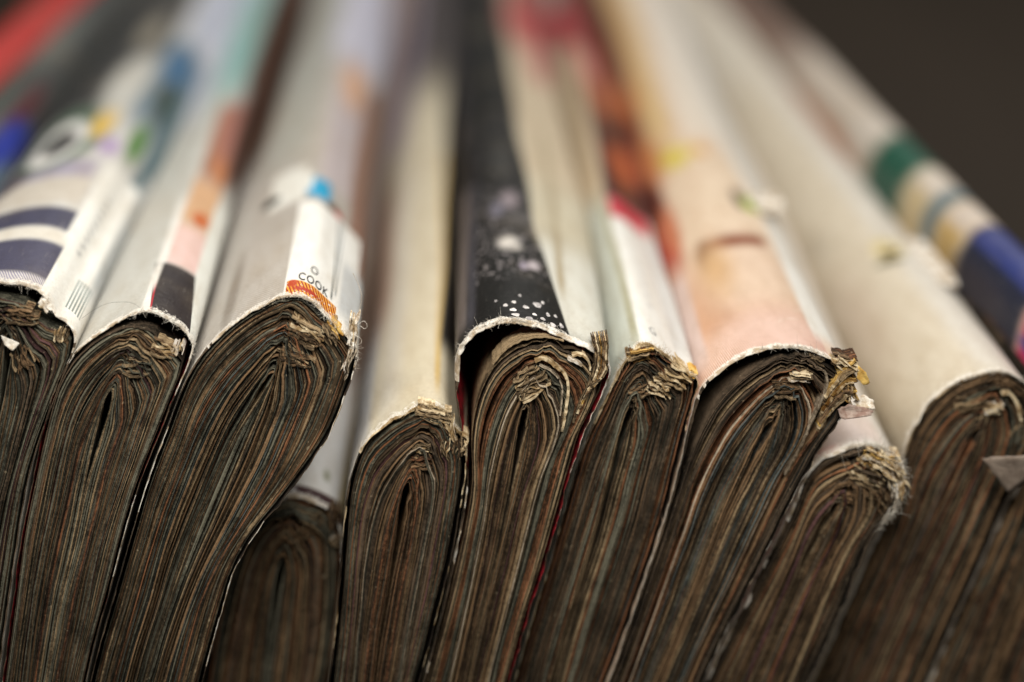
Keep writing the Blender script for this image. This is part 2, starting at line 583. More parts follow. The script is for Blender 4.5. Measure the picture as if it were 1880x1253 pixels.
def strip(m, path, h, y_front, length, mat, name="torn_page", seed=0, taper=0.3, curl=0.0):
    """a loose torn piece of page: path in pixels on the end plane, run back 'length' mm"""
    rng = random.Random(seed)
    p = smooth(np.array([unproj(a, b, m.y0, m.k) for a, b in path]), 0)
    L = at_len(p, np.array([0.0]))[1]
    n = max(6, int(L / 0.22))
    p, _ = at_len(p, np.linspace(0, L, n))
    s = np.linspace(0, L, n)
    nor = normals2(p)
    p = p + nor * (np.array([fbm(a * 2.2 + seed, 3, 1, 3) for a in s]) * 0.06)[:, None]
    nor = normals2(p)
    th = h * (1 - taper * np.linspace(0, 1, n) ** 3) * (1 + 0.3 * np.array([fbm(a * 4 + seed, 9, 1, 2) for a in s]))
    V, UV = [], []
    yo = np.array([fbm(a * 1.8 + seed, 6, 2, 3) for a in s]) * 0.22 + curl * np.linspace(0, 1, n) ** 2
    for d, w_ in ((0.0, 0.5), (0.0, -0.5), (length * 0.4, 0.5), (length * 0.4, -0.5), (length, 0.5), (length, -0.5)):
        P = p + nor * (th * w_)[:, None]
        V.append(np.c_[P[:, 0], m.y0 + m.k * P[:, 1] + y_front + yo + d, P[:, 1]])
        UV.append(np.c_[s, np.full(n, d * 0.6 + w_ * 0.2 + seed)])
    F = []
    for a, b in ((1, 0), (0, 2), (2, 4), (3, 1), (5, 3)):
        for i in range(n - 1):
            F.append((a * n + i, a * n + i + 1, b * n + i + 1, b * n + i))
    for i in (0, n - 1):
        F.append((i, n + i, 3 * n + i, 2 * n + i))
        F.append((2 * n + i, 3 * n + i, 5 * n + i, 4 * n + i))
    return mesh_obj(name, np.vstack(V), F, [mat], m.root, None, np.vstack(UV), False)


def lump(m, cx, cy, w_, h_, ang, n, mats, out=0.5, seed=0, bend=0.12):
    """broken folds: n short ragged strips side by side around a pixel"""
    rng = random.Random(seed)
    n = int(n * 1.7)
    for i in range(n):
        a_ = ang + rng.gauss(0, 0.17)
        ca, sa = math.cos(a_), math.sin(a_)
        f = (i + 0.5) / n - 0.5
        off = f * h_ + rng.uniform(-1.5, 1.5)
        l0, l1 = -w_ * rng.uniform(0.25, 0.55), w_ * rng.uniform(0.25, 0.6)
        path = []
        for q_ in np.linspace(0, 1, 5):
            a = l0 + (l1 - l0) * q_
            b = off + math.sin(q_ * 3.1) * h_ * bend * rng.uniform(-0.6, 1) + rng.uniform(-2, 2)
            path.append((cx + a * ca - b * sa, cy + a * sa + b * ca))
        strip(m, path, rng.uniform(0.05, 0.19), -rng.uniform(0.0, out), rng.uniform(0.8, 2.0), rng.choice(mats), "torn_page",
              seed * 100 + i, rng.uniform(0.2, 0.7), rng.uniform(-0.3, 0.4))


def fibres(m, count, u0, u1, mat, length=0.7, seed=1, src=None, name="paper_fibres", rad=0.014):
    """fuzz along the torn end of the cover"""
    rng = random.Random(seed + m.seed)
    V, F = [], []
    base = m.core_pts if src is None else src
    for _ in range(count):
        u = rng.triangular(u0, u1)
        p = np.array([np.interp(u, m.s, base[:, j]) for j in range(3)])
        nx, nz = np.interp(u, m.s, m.nor[:, 0]), np.interp(u, m.s, m.nor[:, 1])
        d = np.array([nx * 0.6 + rng.gauss(0, .6), -0.5 + rng.gauss(0, .5), nz * 0.6 + rng.gauss(0, .6)])
        d /= np.linalg.norm(d)
        L = length * rng.uniform(0.25, 1.0) * (1.8 if rng.random() < 0.06 else 1)
        cv = np.array([rng.gauss(0, 1), rng.gauss(0, 1), rng.gauss(0, 1)]) * 0.9
        r = rad * rng.uniform(0.6, 1.5)
        b0 = len(V)
        K = 5
        for j in range(K):
            f = j / (K - 1)
            c_ = p + d * L * f + cv * L * f * f * 0.5
            rr = r * (1 - 0.6 * f)
            for a in range(3):
                an = a * 2.094
                V.append(c_ + np.array([math.cos(an) * rr, math.sin(an) * rr * 0.5, math.sin(an) * rr]))
        for j in range(K - 1):
            for a in range(3):
                a2 = (a + 1) % 3
                F.append((b0 + j * 3 + a, b0 + j * 3 + a2, b0 + j * 3 + 3 + a2, b0 + j * 3 + 3 + a))
    o = mesh_obj(name, V, F, [mat], m.root)
    o["kind"] = "stuff"
    return o


def thread(m, path3, rad, mat, name="loose_thread"):
    p = np.array(path3, float)
    pp = np.vstack([2 * p[0] - p[1], p, 2 * p[-1] - p[-2]])
    out = []
    for i in range(1, len(pp) - 2):
        a, b, c, d = pp[i - 1:i + 3]
        for t_ in np.linspace(0, 1, 8, endpoint=False):
            out.append(0.5 * (2 * b + (c - a) * t_ + (2 * a - 5 * b + 4 * c - d) * t_ ** 2 + (3 * b - a - 3 * c + d) * t_ ** 3))
    out.append(p[-1])
    V, F = [], []
    for c in out:
        for a in range(4):
            an = a * math.pi / 2
            V.append(c + np.array([math.cos(an) * rad, math.sin(an) * rad * 0.4, math.sin(an) * rad]))
    for j in range(len(out) - 1):
        for a in range(4):
            a2 = (a + 1) % 4
            F.append((j * 4 + a, j * 4 + a2, j * 4 + 4 + a2, j * 4 + 4 + a))
    return mesh_obj(name, V, F, [mat], m.root)


def on_plane(m, px, py, dy=0.0):
    a = unproj(px, py, m.y0 + dy, m.k)
    return (a[0], m.y0 + dy + m.k * a[1], a[1])


def disc(m, u, v, ru, rv, mat, name="printed_dot", lift=0.02, seed=0):
    """flat print of its own lying on the cover, following its curve"""
    V = [surf(m, u, v, lift)]
    for a in range(14):
        an = a / 14 * 2 * math.pi
        k_ = 1 + 0.12 * math.sin(3 * an + seed) + 0.06 * math.sin(5 * an + 2 * seed)
        V.append(surf(m, u + ru * k_ * math.cos(an), v + rv * k_ * math.sin(an), lift))
    return mesh_obj(name, V, [(0, 1 + a, 1 + (a + 1) % 14) for a in range(14)], [mat], m.cover)


def text(m, s_, u, v, su, sv, ang, mat, name="printed_letter", lift=0.02, bold=0.0):
    """letters printed on the cover: one mesh per letter, reading along u, height along v"""
    x0 = 0.0
    ca, sa = math.cos(ang), math.sin(ang)
    for ch in s_:
        cu = bpy.data.curves.new("letter", "FONT")
        cu.body = ch
        cu.resolution_u = 6
        cu.offset = bold
        o = bpy.data.objects.new("letter", cu)
        COL.objects.link(o)
        dg = bpy.context.evaluated_depsgraph_get()
        me = bpy.data.meshes.new_from_object(o.evaluated_get(dg))
        P = [tuple(p.co) for p in me.vertices]
        F = [tuple(p.vertices) for p in me.polygons]
        bpy.data.objects.remove(o)
        wd = max(p[0] for p in P)
        V = []
        for p in P:
            a, b_ = (x0 + p[0]) * su, p[1] * sv
            V.append(surf(m, u + a * ca - b_ * sa * su / sv, v + a * sa * sv / su * 0.3 + b_ * ca, lift))
        # extra: split long edges is not needed at this size
        mesh_obj(name, V, F, [mat], m.cover, smooth_shade=False)
        x0 += wd + 0.10


def flap(m, pts, mat, name="torn_flap", thick=0.12, seed=0, bumps=0.25):
    """a torn piece of paper standing off the magazine: pts are (x, y, z) mm round its rim"""
    P = np.array(pts, float)
    c = P.mean(0)
    rings = [1.0, 0.7, 0.35]
    n0 = len(P)
    dense = []
    for i in range(n0):
        a, b_ = P[i], P[(i + 1) % n0]
        for t_ in np.linspace(0, 1, 5, endpoint=False):
            p = a * (1 - t_) + b_ * t_
            j = noise.noise(Vector((i * 3.1 + t_ * 4 + seed, seed, 1)))
            dense.append(p + (p - c) * 0.14 * j)
    D = np.array(dense)
    n = len(D)
    nor = np.cross(P[1] - P[0], P[2] - P[0])
    nor = nor / np.linalg.norm(nor)
    top, bot = [], []
    for r in rings:
        for p in D:
            q_ = c + (p - c) * r
            d = fbm(q_[0] * 0.8 + seed, q_[1] * 0.3, q_[2] * 0.8, 3) * bumps + (1 - r) * bumps * 0.8
            top.append(q_ + nor * (d + thick / 2))
            bot.append(q_ + nor * (d - thick / 2))
    top.append(c + nor * (bumps + thick / 2))
    bot.append(c + nor * (bumps - thick / 2))
    nv = len(top)
    F = []
    for r in range(2):
        for i in range(n):
            i2 = (i + 1) % n
            F.append((r * n + i, r * n + i2, (r + 1) * n + i2, (r + 1) * n + i))
            F.append((nv + (r + 1) * n + i, nv + (r + 1) * n + i2, nv + r * n + i2, nv + r * n + i))
    for i in range(n):
        i2 = (i + 1) % n
        F.append((2 * n + i, 2 * n + i2, nv - 1))
        F.append((nv + 2 * n + i2, nv + 2 * n + i, 2 * nv - 1))
        F.append((i2, i, nv + i, nv + i2))
    return mesh_obj(name, top + bot, F, [mat], m.root, smooth_shade=True)


def magazine(seed, label, y0=0.0, k=0.25, lean=0.0, rise=0.0, core=None):
    m = Mag()
    m.seed, m.y0, m.k, m.lean, m.rise = seed, y0, k, lean, rise
    m.core = core or TORN_WHITE
    m.clean, m.nicks = (9, 10), 0.22
    m.root = bpy.data.objects.new("magazine", None)
    m.root.empty_display_size = 0.01
    COL.objects.link(m.root)
    m.root["label"] = label
    m.root["category"] = "magazine"
    m.root["group"] = GROUP
    return m


def inset(px, d):
    """outline moved inwards by d pixels (the pages just under a tight cover)"""
    p = np.array(px, float)
    g_ = np.gradient(p, axis=0)
    g_ /= np.linalg.norm(g_, axis=1, keepdims=True)
    return [tuple(a) for a in p + np.c_[-g_[:, 1], g_[:, 0]] * d]


# ------------------------------------------------------------------ the magazines, left to right
DARK = {"umber": 4, "brown": 3, "grey": 2.5, "rust": 1.2, "plum": .5, "blue": .4}
LEFT = {"umber": 2.5, "brown": 2.6, "grey": 5, "rust": .6, "tan": .9, "plum": .2, "blue": .4}
WARM = {"umber": 3.5, "brown": 4.5, "grey": 2.2, "rust": 1.7, "tan": .8, "plum": .3, "blue": .35}
grey = lin("b9bab6")

OUT = {
 "red": [(-800,1253),(-760,1000),(-720,800),(-690,680),(-640,600),(-580,566),(-520,580),(-480,630),(-490,800),(-520,1000),(-556,1253)],
 "dark": [(-540,1253),(-510,1000),(-480,800),(-455,680),(-420,600),(-370,556),(-320,552),(-280,590),(-256,650),(-262,800),(-285,1000),(-320,1253)],
 "stripes": [(-300,1253),(-275,1000),(-250,800),(-225,690),(-185,605),(-125,548),(-60,524),(0,517),(50,524),(85,545),(106,578),(130,598),(140,622),(132,655),(108,715),(76,800),(52,880),(34,980),(12,1130),(-6,1253)],
 "label": [(3,1253),(20,1130),(40,980),(60,880),(80,785),(105,700),(140,645),(190,606),(235,580),(270,571),(310,585),(340,608),(355,634),(347,670),(325,720),(293,800),(260,880),(232,970),(203,1080),(175,1180),(158,1253)],
 "cook": [(166,1253),(184,1180),(212,1085),(242,980),(270,885),(304,795),(338,705),(375,645),(430,592),(490,556),(535,541),(566,549),(592,571),(618,596),(642,622),(657,652),(642,708),(612,785),(566,858),(512,928),(466,985),(431,1050),(406,1130),(386,1200),(372,1253)],
 "low": [(376,1253),(392,1150),(412,1060),(442,980),(480,932),(530,912),(580,922),(612,942),(627,975),(630,1050),(624,1150),(606,1253)],
 "cream": [(604,1253),(616,1150),(624,1060),(631,960),(642,882),(666,820),(700,785),(740,760),(785,745),(815,752),(832,778),(847,798),(858,818),(855,880),(842,960),(826,1040),(806,1120),(786,1200),(771,1253)],
 "black": [(777,1253),(808,1140),(830,1040),(848,955),(857,880),(847,800),(836,720),(838,655),(868,612),(910,592),(950,589),(1000,600),(1046,622),(1090,640),(1117,664),(1121,700),(1100,744),(1076,790),(1056,850),(1036,920),(1005,1030),(970,1140),(938,1253)],
 "green": [(944,1253),(976,1140),(1011,1030),(1042,920),(1062,850),(1082,795),(1107,744),(1132,692),(1157,650),(1187,634),(1217,648),(1250,676),(1277,690),(1281,716),(1263,780),(1245,850),(1225,930),(1200,1010),(1168,1100),(1136,1190),(1112,1253)],
 "pink": [(1118,1253),(1142,1190),(1175,1097),(1206,1005),(1231,925),(1251,850),(1267,780),(1286,718),(1322,680),(1372,650),(1430,636),(1480,640),(1522,656),(1556,682),(1566,720),(1552,760),(1520,805),(1490,855),(1452,925),(1410,1010),(1368,1095),(1325,1180),(1290,1253)],
 "stub": [(1296,1253),(1332,1180),(1376,1095),(1418,1010),(1452,940),(1474,882),(1502,846),(1546,826),(1590,815),(1630,828),(1655,862),(1658,900),(1637,940),(1607,980),(1578,1040),(1546,1120),(1514,1190),(1486,1253)],
 "wide": [(1494,1253),(1524,1190),(1556,1120),(1590,1040),(1622,970),(1650,890),(1665,820),(1692,765),(1730,722),(1775,696),(1830,683),(1866,692),(1896,720),(1910,760),(1898,810),(1866,880),(1826,970),(1786,1060),(1745,1150),(1700,1253)],
 "navy": [(1708,1253),(1752,1150),(1794,1060),(1834,970),(1874,885),(1908,812),(1930,740),(1950,660),(1985,615),(2025,604),(2062,635),(2075,700),(2050,800),(2015,900),(1975,1000),(1930,1120),(1885,1253)],
}

L_ = lin
M = {}


def SB(slope, u0, u1, v0, v1, su, sv, c):
    return ("box", u0, u1, v0, v1, su, sv, L_(c), 0, slope)


def B(u0, u1, v0, v1, su, sv, c, *w_):
    return ("box", u0, u1, v0, v1, su, sv, L_(c), *w_)


def D(u, v, ru, rv, soft, c, *w_):
    return ("dot", u, v, ru, rv, soft, L_(c), *w_)


def make(key, seed, label, base, layers, center, n, pal, y0=0.0, k=.25, pages=None, gap=8, lean=0.0, inner=INNER_DARK, core=None,
         cover=None, page=None, mat=None, fuzz=(200, -7, 7), fuzz_mat=FIBRE, fuzz_len=0.6):
    m = magazine(seed, label, y0, k, lean, 0.0, core)
    cm = cover_mat("printed_cover_" + key, L_(base), layers, **(mat or {}))
    build_cover(m, OUT[key], cm, inner, **(cover or {}))
    build_pages(m, pages or inset(OUT[key], gap), center, n, pal, **(page or {}))
    if fuzz:
        fibres(m, fuzz[0], fuzz[1], fuzz[2], fuzz_mat, fuzz_len)
    return m


# 1, 2: the two at the far left, seen only towards the back
m = make("red", 1, "red covered magazine in the far left corner, beyond the dark one", "b8302c",
         (B(5.0, 14, 30, 300, 1, 6, "8a8a84"), D(0, 60, 2, 12, .6, "d84038")),
         [(-600, 720), (-620, 900), (-680, 1253)], 8, DARK, fuzz=None, cover=dict(n=70), lean=.05)
M["red"] = m
m = make("dark", 2, "dark grey magazine with a blue patch, between the red and the striped cover", "454747",
         (D(2.0, 62, 2.0, 8, .6, "5a2a30"), D(4.4, 50, 1.9, 8, .5, "2438a4"), D(-2, 90, 3, 16, .6, "707470"),
          D(0, 62, 1.6, 12, .6, "3a4c48"), D(6.4, 40, 1.5, 9, .5, "6a8094")),
         [(-370, 720), (-390, 900), (-430, 1253)], 8, DARK, fuzz=None, cover=dict(n=70), lean=.025)
M["dark"] = m

# 3: stripes and a white label
m = make("stripes", 3, "magazine with dark stripes, a ring picture and a white barcode label on its spine", "c6c5c3", (
    ("lines", -24, 3.9, -1, 2.6, .2, .24, .4, L_("8a84a0")), B(-24, 3.9, 2.4, 10.2, .12, .6, "444359"), B(-24, 3.9, 10.6, 13.0, .15, .3, "d2cec6"), B(-24, 3.5, 13.6, 18.6, .15, .5, "424258"), B(-24, 3.2, 23.6, 24.6, .15, .3, "a8a2a4"), 
    B(-24, 3.0, 20, 27.5, .2, .8, "c4beb6"), B(-24, 2.6, 27.5, 33, .3, 1.0, "a49eb0"), D(-6.6, 32, 2.4, 5.5, .4, "554a50", .15),
    D(-3.6, 43, 4.9, 12, .22, "4c6654", .2), D(0.2, 47, 1.3, 6, .4, "d8b450"), D(-3.9, 40.5, 3.2, 8, .18, "dedede"),
    D(-3.6, 40.5, 1.9, 4.4, .25, "0c0c0c", .35), D(2.4, 38.5, 1.2, 3, .5, "a894b8"),
    B(-24, 2.2, 53, 330, .9, 3, "3a3b3d"), D(0.4, 62, 2.8, 12, .45, "c2c2be"), D(-1.2, 86, 1.8, 9, .5, "8a8478"),
    B(2.2, 14, 48, 84, .6, 6, "6e7e8a"), D(5.0, 44, 1.1, 6, .5, "52803c"), D(5.0, 74, 1.9, 10, .5, "3c6890"), D(5.8, 61, 1.7, 7, .45, "33443c"),
    B(3.0, 14, 88, 330, .8, 7, "bcc2d4"), B(6.6, 14, 28, 70, .5, 6, "50666e"),  # teal box far right is shading painted onto the flank
    B(3.9, 14, -1, 20, .12, .5, "e6e6e3"), B(3.4, 14, 12, 34.5, .2, 1.5, "e6e6e3"), B(8.0, 14, 8, 40, .5, 4, "a8acae"),
    ("lines", 5.2, 5.75, 11, 27, .08, 1.7, math.pi / 2, L_("b0b2b4")), ("lines", 6.7, 8.5, 2.2, 8.5, .1, .34, 0.0, L_("84908f"))),
    [(20, 610), (8, 700), (-18, 850), (-55, 1050), (-95, 1253)], 56, LEFT, 0, .37,
    pages=[(-292, 1253), (-266, 1000), (-240, 800), (-212, 700), (-170, 620), (-110, 572), (-50, 552), (0, 548), (40, 556), (66, 580), (84, 600), (110, 606), (128, 622), (124, 655), (100, 715), (68, 800), (44, 880), (26, 980), (4, 1130), (-14, 1253)],
    page=dict(crumple=.34, gaps=((.25, .35, 2.5),), highlights=((.3, "tan"), (.55, "blue"))), cover=dict(ragged=.36, thick=.18, bevel=.16), fuzz=(340, -6, 9))
lump(m, 40, 575, 60, 30, .15, 8, [PAPER["tan"], PAPER["brown"]], .5, 31)
lump(m, 112, 618, 22, 26, 1.5, 6, [PAPER["tan"], TORN_CREAM], .4, 32)
lump(m, 84, 560, 26, 16, .9, 3, [TORN_CREAM, TORN_WHITE], .3, 33)
lump(m, 45, 660, 40, 40, 1.1, 6, [PAPER["tan"], PAPER["brown"]], .5, 34)
flap(m, [on_plane(m, 2, 616, -.5), on_plane(m, 36, 630, -.7), on_plane(m, 24, 645, -.9), on_plane(m, 8, 634, -.6)], TORN_WHITE, seed=3, bumps=.12)
M["stripes"] = m

# 4: pale with a maroon block
m = make("label", 4, "pale grey magazine with a dark maroon block on its spine end", "bebeba", (
    B(-4, 9, 70, 330, 1, 10, "a2b6b8"), D(0.6, 96, 3.4, 30, .6, "84aeac"), B(-12, -1.5, 60, 330, 1, 10, "c2c6d4"),
    B(-0.55, 0.32, .3, 28, .12, 3, "e0dedb"),
    B(0.3, 3.6, 11.5, 22, .16, .9, "d8bab6"), B(.3, 3.6, 22, 36, .25, 3, "c8a07c"), B(.6, 3.6, 36, 62, .5, 4, "9a664a"), D(2.3, 24.5, .95, 1.9, .35, "b85c24"), D(2.9, 41, 1.0, 5, .5, "bc7840"),
    D(3.3, 54, 1.7, 13, .55, "a06a60"), B(3.4, 14, -1, 31, .14, 2, "d6d8d4"),
    B(3.4, 14, 37, 80, .5, 6, "4a2c20"), B(2.6, 14, 70, 330, .7, 8, "5c3e30"),
    SB(-.10, 0.36, 4.6, -1, 11.3, .06, .45, "241c1e"), SB(-.06, .30, .46, -1, 9, .05, .8, "a81c2c"), SB(-.10, 4.6, 6.5, 2.5, 12, .06, .8, "d6d8d4"), B(-.6, .1, 5, 12, .15, 2, "d8d6d2")),
    [(205, 715), (180, 800), (155, 900), (135, 1000), (108, 1120), (85, 1253)], 60, LEFT, 0, .37, lean=-.03, inner=INNER_RED,
    pages=[(10, 1253), (27, 1130), (47, 980), (67, 880), (87, 788), (112, 705), (147, 652), (196, 616), (240, 600), (275, 606), (305, 632), (322, 648), (336, 652), (332, 680), (314, 725), (284, 800), (252, 880), (224, 970), (196, 1080), (168, 1180), (151, 1253)],
    page=dict(crumple=.34, highlights=((.62, "white"), (.2, "tan")), gaps=((.5, .2, -3),)), cover=dict(ragged=.34, bevel=.14, thick=.16), fuzz=(300, -3, 7))
lump(m, 300, 640, 46, 30, .5, 8, [PAPER["tan"], TORN_CREAM, PAPER["brown"]], .5, 41)
lump(m, 325, 640, 20, 22, 1.5, 5, [TORN_WHITE, TORN_CREAM], .5, 42)
lump(m, 250, 672, 50, 36, .15, 7, [PAPER["tan"], PAPER["grey"]], .4, 43)
thread(m, [on_plane(m, 150, 585, 2), on_plane(m, 178, 566, 1), on_plane(m, 205, 556, .5), on_plane(m, 240, 556, 0), on_plane(m, 258, 566, 0)], .012, INK_GREY)
thread(m, [on_plane(m, 180, 563, 0), on_plane(m, 183, 555, 0), on_plane(m, 188, 552, 0)], .02, FIBRE)
M["label"] = m

# 5: COOK
m = make("cook", 5, "thick magazine whose white spine strip reads COOK above an orange patch", "aca6a0", (
    ("lines", -12, -1, -1, 18, 1.0, .22, .5, L_("b8b2ac")), B(-20, -6, 2, 60, 2, 10, "b6b2ae"), D(-7.2, 9, .8, 8, .6, "8c847c"),
    B(1.0, 14, 32, 78, .7, 3, "b8aeb2"), D(3.4, 71, 1.7, 10, .6, "d4a888"), B(-2, 14, 80, 330, 1.4, 8, "c4c4d6"), B(5.2, 14, 15, 75, .5, 4, "8c6c5e"),
    B(-20, -7, 50, 330, 1.5, 10, "5c3c2e"), B(-8, -1, 40, 330, 1.5, 8, "acaca6"),
    B(-4.7, -0.5, 25.2, 36, .3, 1, "e0e0dc"), B(-0.3, 2.3, 25.8, 31.5, .25, .6, "1c9ccc"), B(-0.5, .2, 28, 33, .2, 1, "e0e0dc"), B(1.6, 2.6, 28, 29, .5, 2, "1c9ccc"),
    D(-4.6, 28.3, 1.2, 1.3, .3, "2c2c26"), D(2.9, 25.2, 1.0, 1.4, .4, "503c2a"), D(3.6, 24.5, .6, 1.4, .5, "b04038"),
    B(-0.95, 7, -1, 24.3, .07, .4, "e6e6e4"),
    B(3.8, 4.02, 4.0, 24, .05, .5, "707678"), B(4.25, 4.45, 5.5, 24, .05, .5, "9aa0a4"), B(4.9, 14, 3, 15, .3, 2, "c0c4c8"),
    SB(-.0, -0.75, 4.6, -1, 3.3, .06, .15, "e2a238"), ("lines", -.75, 4.6, -1, 3.2, .1, .34, 0.25, L_("962a0c")), D(1.2, 1.6, 1.4, .45, .4, "a83018", .3), D(-.2, 2.6, .5, .7, .4, "b04018", .3), ("specks", -.9, 4.7, -1, 3.1, .1, .45, .56, L_("e0dcd6"))),
    [(502, 680), (468, 735), (430, 800), (395, 880), (358, 970), (322, 1070), (290, 1170), (265, 1253)], 72, LEFT | {"brown": 6, "tan": 1.2, "rust": 1.4}, 0, .37, lean=-.02,
    page=dict(crumple=.42, highlights=((.12, "tan"), (.45, "blue"), (.7, "tan"), (.82, "tan")), gaps=((.62, .25, -2.5), (.9, .3, -5))),
    cover=dict(ragged=.3, n=190, thick=.17, bevel=.12), fuzz=(420, -4, 10))
text(m, "COOK", 0.22, 3.5, 1.0, 2.4, 0.0, INK, bold=.016)
text(m, "O", 1.25, 6.0, 1.05, 2.4, 0.0, INK, bold=.012)
lump(m, 560, 610, 70, 40, .45, 12, [PAPER["tan"], PAPER["brown"], TORN_CREAM], .6, 51)
lump(m, 612, 606, 40, 26, .9, 8, [TORN_OCHRE, TORN_CREAM, PAPER["tan"]], .6, 52)
lump(m, 648, 612, 60, 12, 1.75, 6, [TORN_WHITE, TORN_CREAM], .5, 53)
lump(m, 640, 660, 60, 14, 1.85, 5, [TORN_WHITE, PAPER["white"]], .4, 54)
lump(m, 545, 655, 60, 30, .3, 8, [PAPER["tan"], PAPER["brown"]], .4, 55)
thread(m, [on_plane(m, 648, 502, 1), on_plane(m, 659, 525, .6), on_plane(m, 664, 548, 0), on_plane(m, 660, 570, -.4), on_plane(m, 660, 585, -.4)], .022, HAIR)
thread(m, [on_plane(m, 655, 598, -.4), on_plane(m, 668, 590, -.6), on_plane(m, 674, 598, -.6), on_plane(m, 670, 604, -.6), on_plane(m, 662, 599, -.5)], .022, FIBRE)
thread(m, [on_plane(m, 650, 615, -.4), on_plane(m, 662, 622, -.5), on_plane(m, 663, 630, -.5), on_plane(m, 656, 634, -.4)], .02, FIBRE)
M["cook"] = m

# 6: low, set back
m = make("low", 6, "low magazine set back between the thick COOK one and the cream one, maroon spine end", "c6beb0", (
    B(-12, 5.3, 2.2, 32, .2, .25, "e6e6e6"), B(5.0, 14, -1, 34, .4, 2, "cabc9a"), D(3.2, 5.6, .35, 1.1, .6, "989a80", .2),
    B(3, 14, 28, 64, .8, 6, "a08a7c"), D(6.8, 42, 1.3, 9, .5, "ac7444"), B(0, 14, 62, 330, 1, 10, "b09c92"),
    B(-12, 14, -1, 2.1, .2, .2, "3a141c"), D(-0.5, 1.0, .9, .8, .35, "d4d4da", .3), D(-.3, .9, .3, .4, .5, "5a5c60")),
    [(520, 1030), (508, 1090), (497, 1170), (488, 1253)], 42, WARM | {"tan": 1.2}, 6, .25, page=dict(crumple=.4), fuzz=(90, -5, 6))
lump(m, 568, 966, 56, 26, -.7, 6, [PAPER["tan"], PAPER["brown"]], .6, 61)
lump(m, 614, 946, 40, 22, 1.5, 6, [PAPER["brown"], PAPER["umber"]], .9, 62)
lump(m, 614, 992, 22, 10, 1.0, 3, [TORN_WHITE, PAPER["tan"]], .6, 63)
M["low"] = m

# 7: cream
m = make("cream", 7, "cream magazine standing lower than the black one on its right", "c6bda8", (
    B(-22, -6.6, -1, 60, .9, 6, "bfc0c4"), B(-22, -5.2, 24, 66, 1, 8, "ac9182"), B(-5.6, -3.2, 0, 70, 1.2, 8, "cac4b8"), B(.35, .9, 4, 70, .2, 3, "c4a86c"),
    B(.85, 14, 13, 330, .2, 3, "241f1b"), B(-22, 14, 104, 330, 2, 16, "4c4647"), B(-22, -5, 80, 330, 1, 10, "a094a4")),  # near-black right edge paints the shaded gap beside the black spine
    [(748, 885), (738, 940), (728, 1000), (716, 1070), (702, 1150), (688, 1253)], 58, WARM, 0, .3, gap=9,
    page=dict(crumple=.34, highlights=((.46, "white"), (.2, "tan"), (.75, "rust")), gaps=((.44, .16, -5),)), cover=dict(ragged=.3, thick=.15), fuzz=(420, -5, 6), fuzz_mat=FIBRE_TAN, mat=dict(wear=.8), core=TORN_CREAM)
lump(m, 795, 762, 60, 26, .35, 9, [TORN_CREAM, PAPER["tan"], PAPER["tan"]], .5, 71)
lump(m, 830, 790, 44, 12, 1.3, 5, [TORN_WHITE, TORN_CREAM], .4, 72)
lump(m, 832, 818, 30, 44, 1.62, 12, [PAPER["tan"], PAPER["brown"], TORN_CREAM], .7, 73)
lump(m, 775, 822, 34, 20, .1, 5, [TORN_CREAM, PAPER["tan"]], .5, 74)
lump(m, 775, 850, 40, 20, .1, 5, [PAPER["brown"], PAPER["rust"]], .4, 75)
strip(m, [(846, 822), (854, 815), (859, 805), (855, 797), (848, 795)], .16, -.5, 2.0, TORN_CREAM, seed=7)
M["cream"] = m

# 8: black with dots
m = make("black", 8, "black spined magazine with white printed dots, its cover lifting off the pages", "131211", (
    B(-7.2, -4.4, 3, 40, .4, 2, "6a6260"), B(-4.4, -3.4, 2, 40, .5, 3, "3c3c44"),  # grey boxes paint a shiny reflection on the left side
    D(0.2, 18.5, 1.0, 1.5, .6, "d0ccc8", .3), D(.9, 17.2, .7, .8, .6, "a8a4a0", .3), D(2.6, 13.5, .6, 1.0, .5, "b0a8b0"), D(1.7, 12.9, .5, .9, .5, "8c8494"),
    ("specks", -3.4, 4.0, 10, 34, .8, .6, .54, L_("a8a2a6")), ("specks", -3.5, 3.5, 24, 64, 1, 1.1, .54, L_("5e5a5c")), ("specks", -4, 5.2, .4, 7, .2, .16, .64, L_("b8b2b4")), D(.4, 31, .9, 2.4, .6, "8a8088"), D(-1.0, 28, .7, 2, .6, "6c6a78"), D(1.6, 26, 1.4, 2, .7, "4a484a"), D(-.3, 45, 1.2, 6, .7, "343434"),
    B(-12, 14, 80, 330, 3, 20, "1a1918"), B(-12, -4.6, 60, 330, .6, 10, "2c2a2a"),
    SB(-.12, 5.95, 26, -1, 25, .12, 4, "cdcdc6"), SB(-.02, 3.4, 26, 22, 60, .2, 5, "c2bba8"),
    B(2.6, 22, 40, 330, .3, 6, "c4b6a0"), B(5.2, 6.0, 10, 60, .3, 4, "a89c84"), B(4.0, 22, 104, 330, .8, 8, "8c4844"), D(6, 112, 3.2, 14, .6, "b04c50"), D(7.5, 92, 2, 9, .6, "b88078")),
    [(965, 745), (955, 800), (942, 870), (925, 950), (905, 1040), (882, 1140), (858, 1253)], 56, WARM | {"tan": 1.3}, 0, .28, inner=INNER_RED,
    pages=[(785, 1253), (816, 1140), (840, 1040), (858, 955), (868, 880), (866, 800), (880, 726), (912, 668), (955, 638), (1005, 626), (1050, 640), (1084, 658), (1104, 684), (1104, 708), (1086, 748), (1063, 792), (1046, 850), (1026, 920), (995, 1030), (960, 1140), (928, 1253)],
    page=dict(crumple=.5, gaps=((.2, .5, -6.0),), highlights=((.5, "white"), (.1, "tan"), (.16, "tan"))), cover=dict(thick=.31, ragged=.26, bevel=.4), mat=dict(rough=.33, wear=.35, scuff=.10, spec=.3), fuzz=(420, -7, 7))
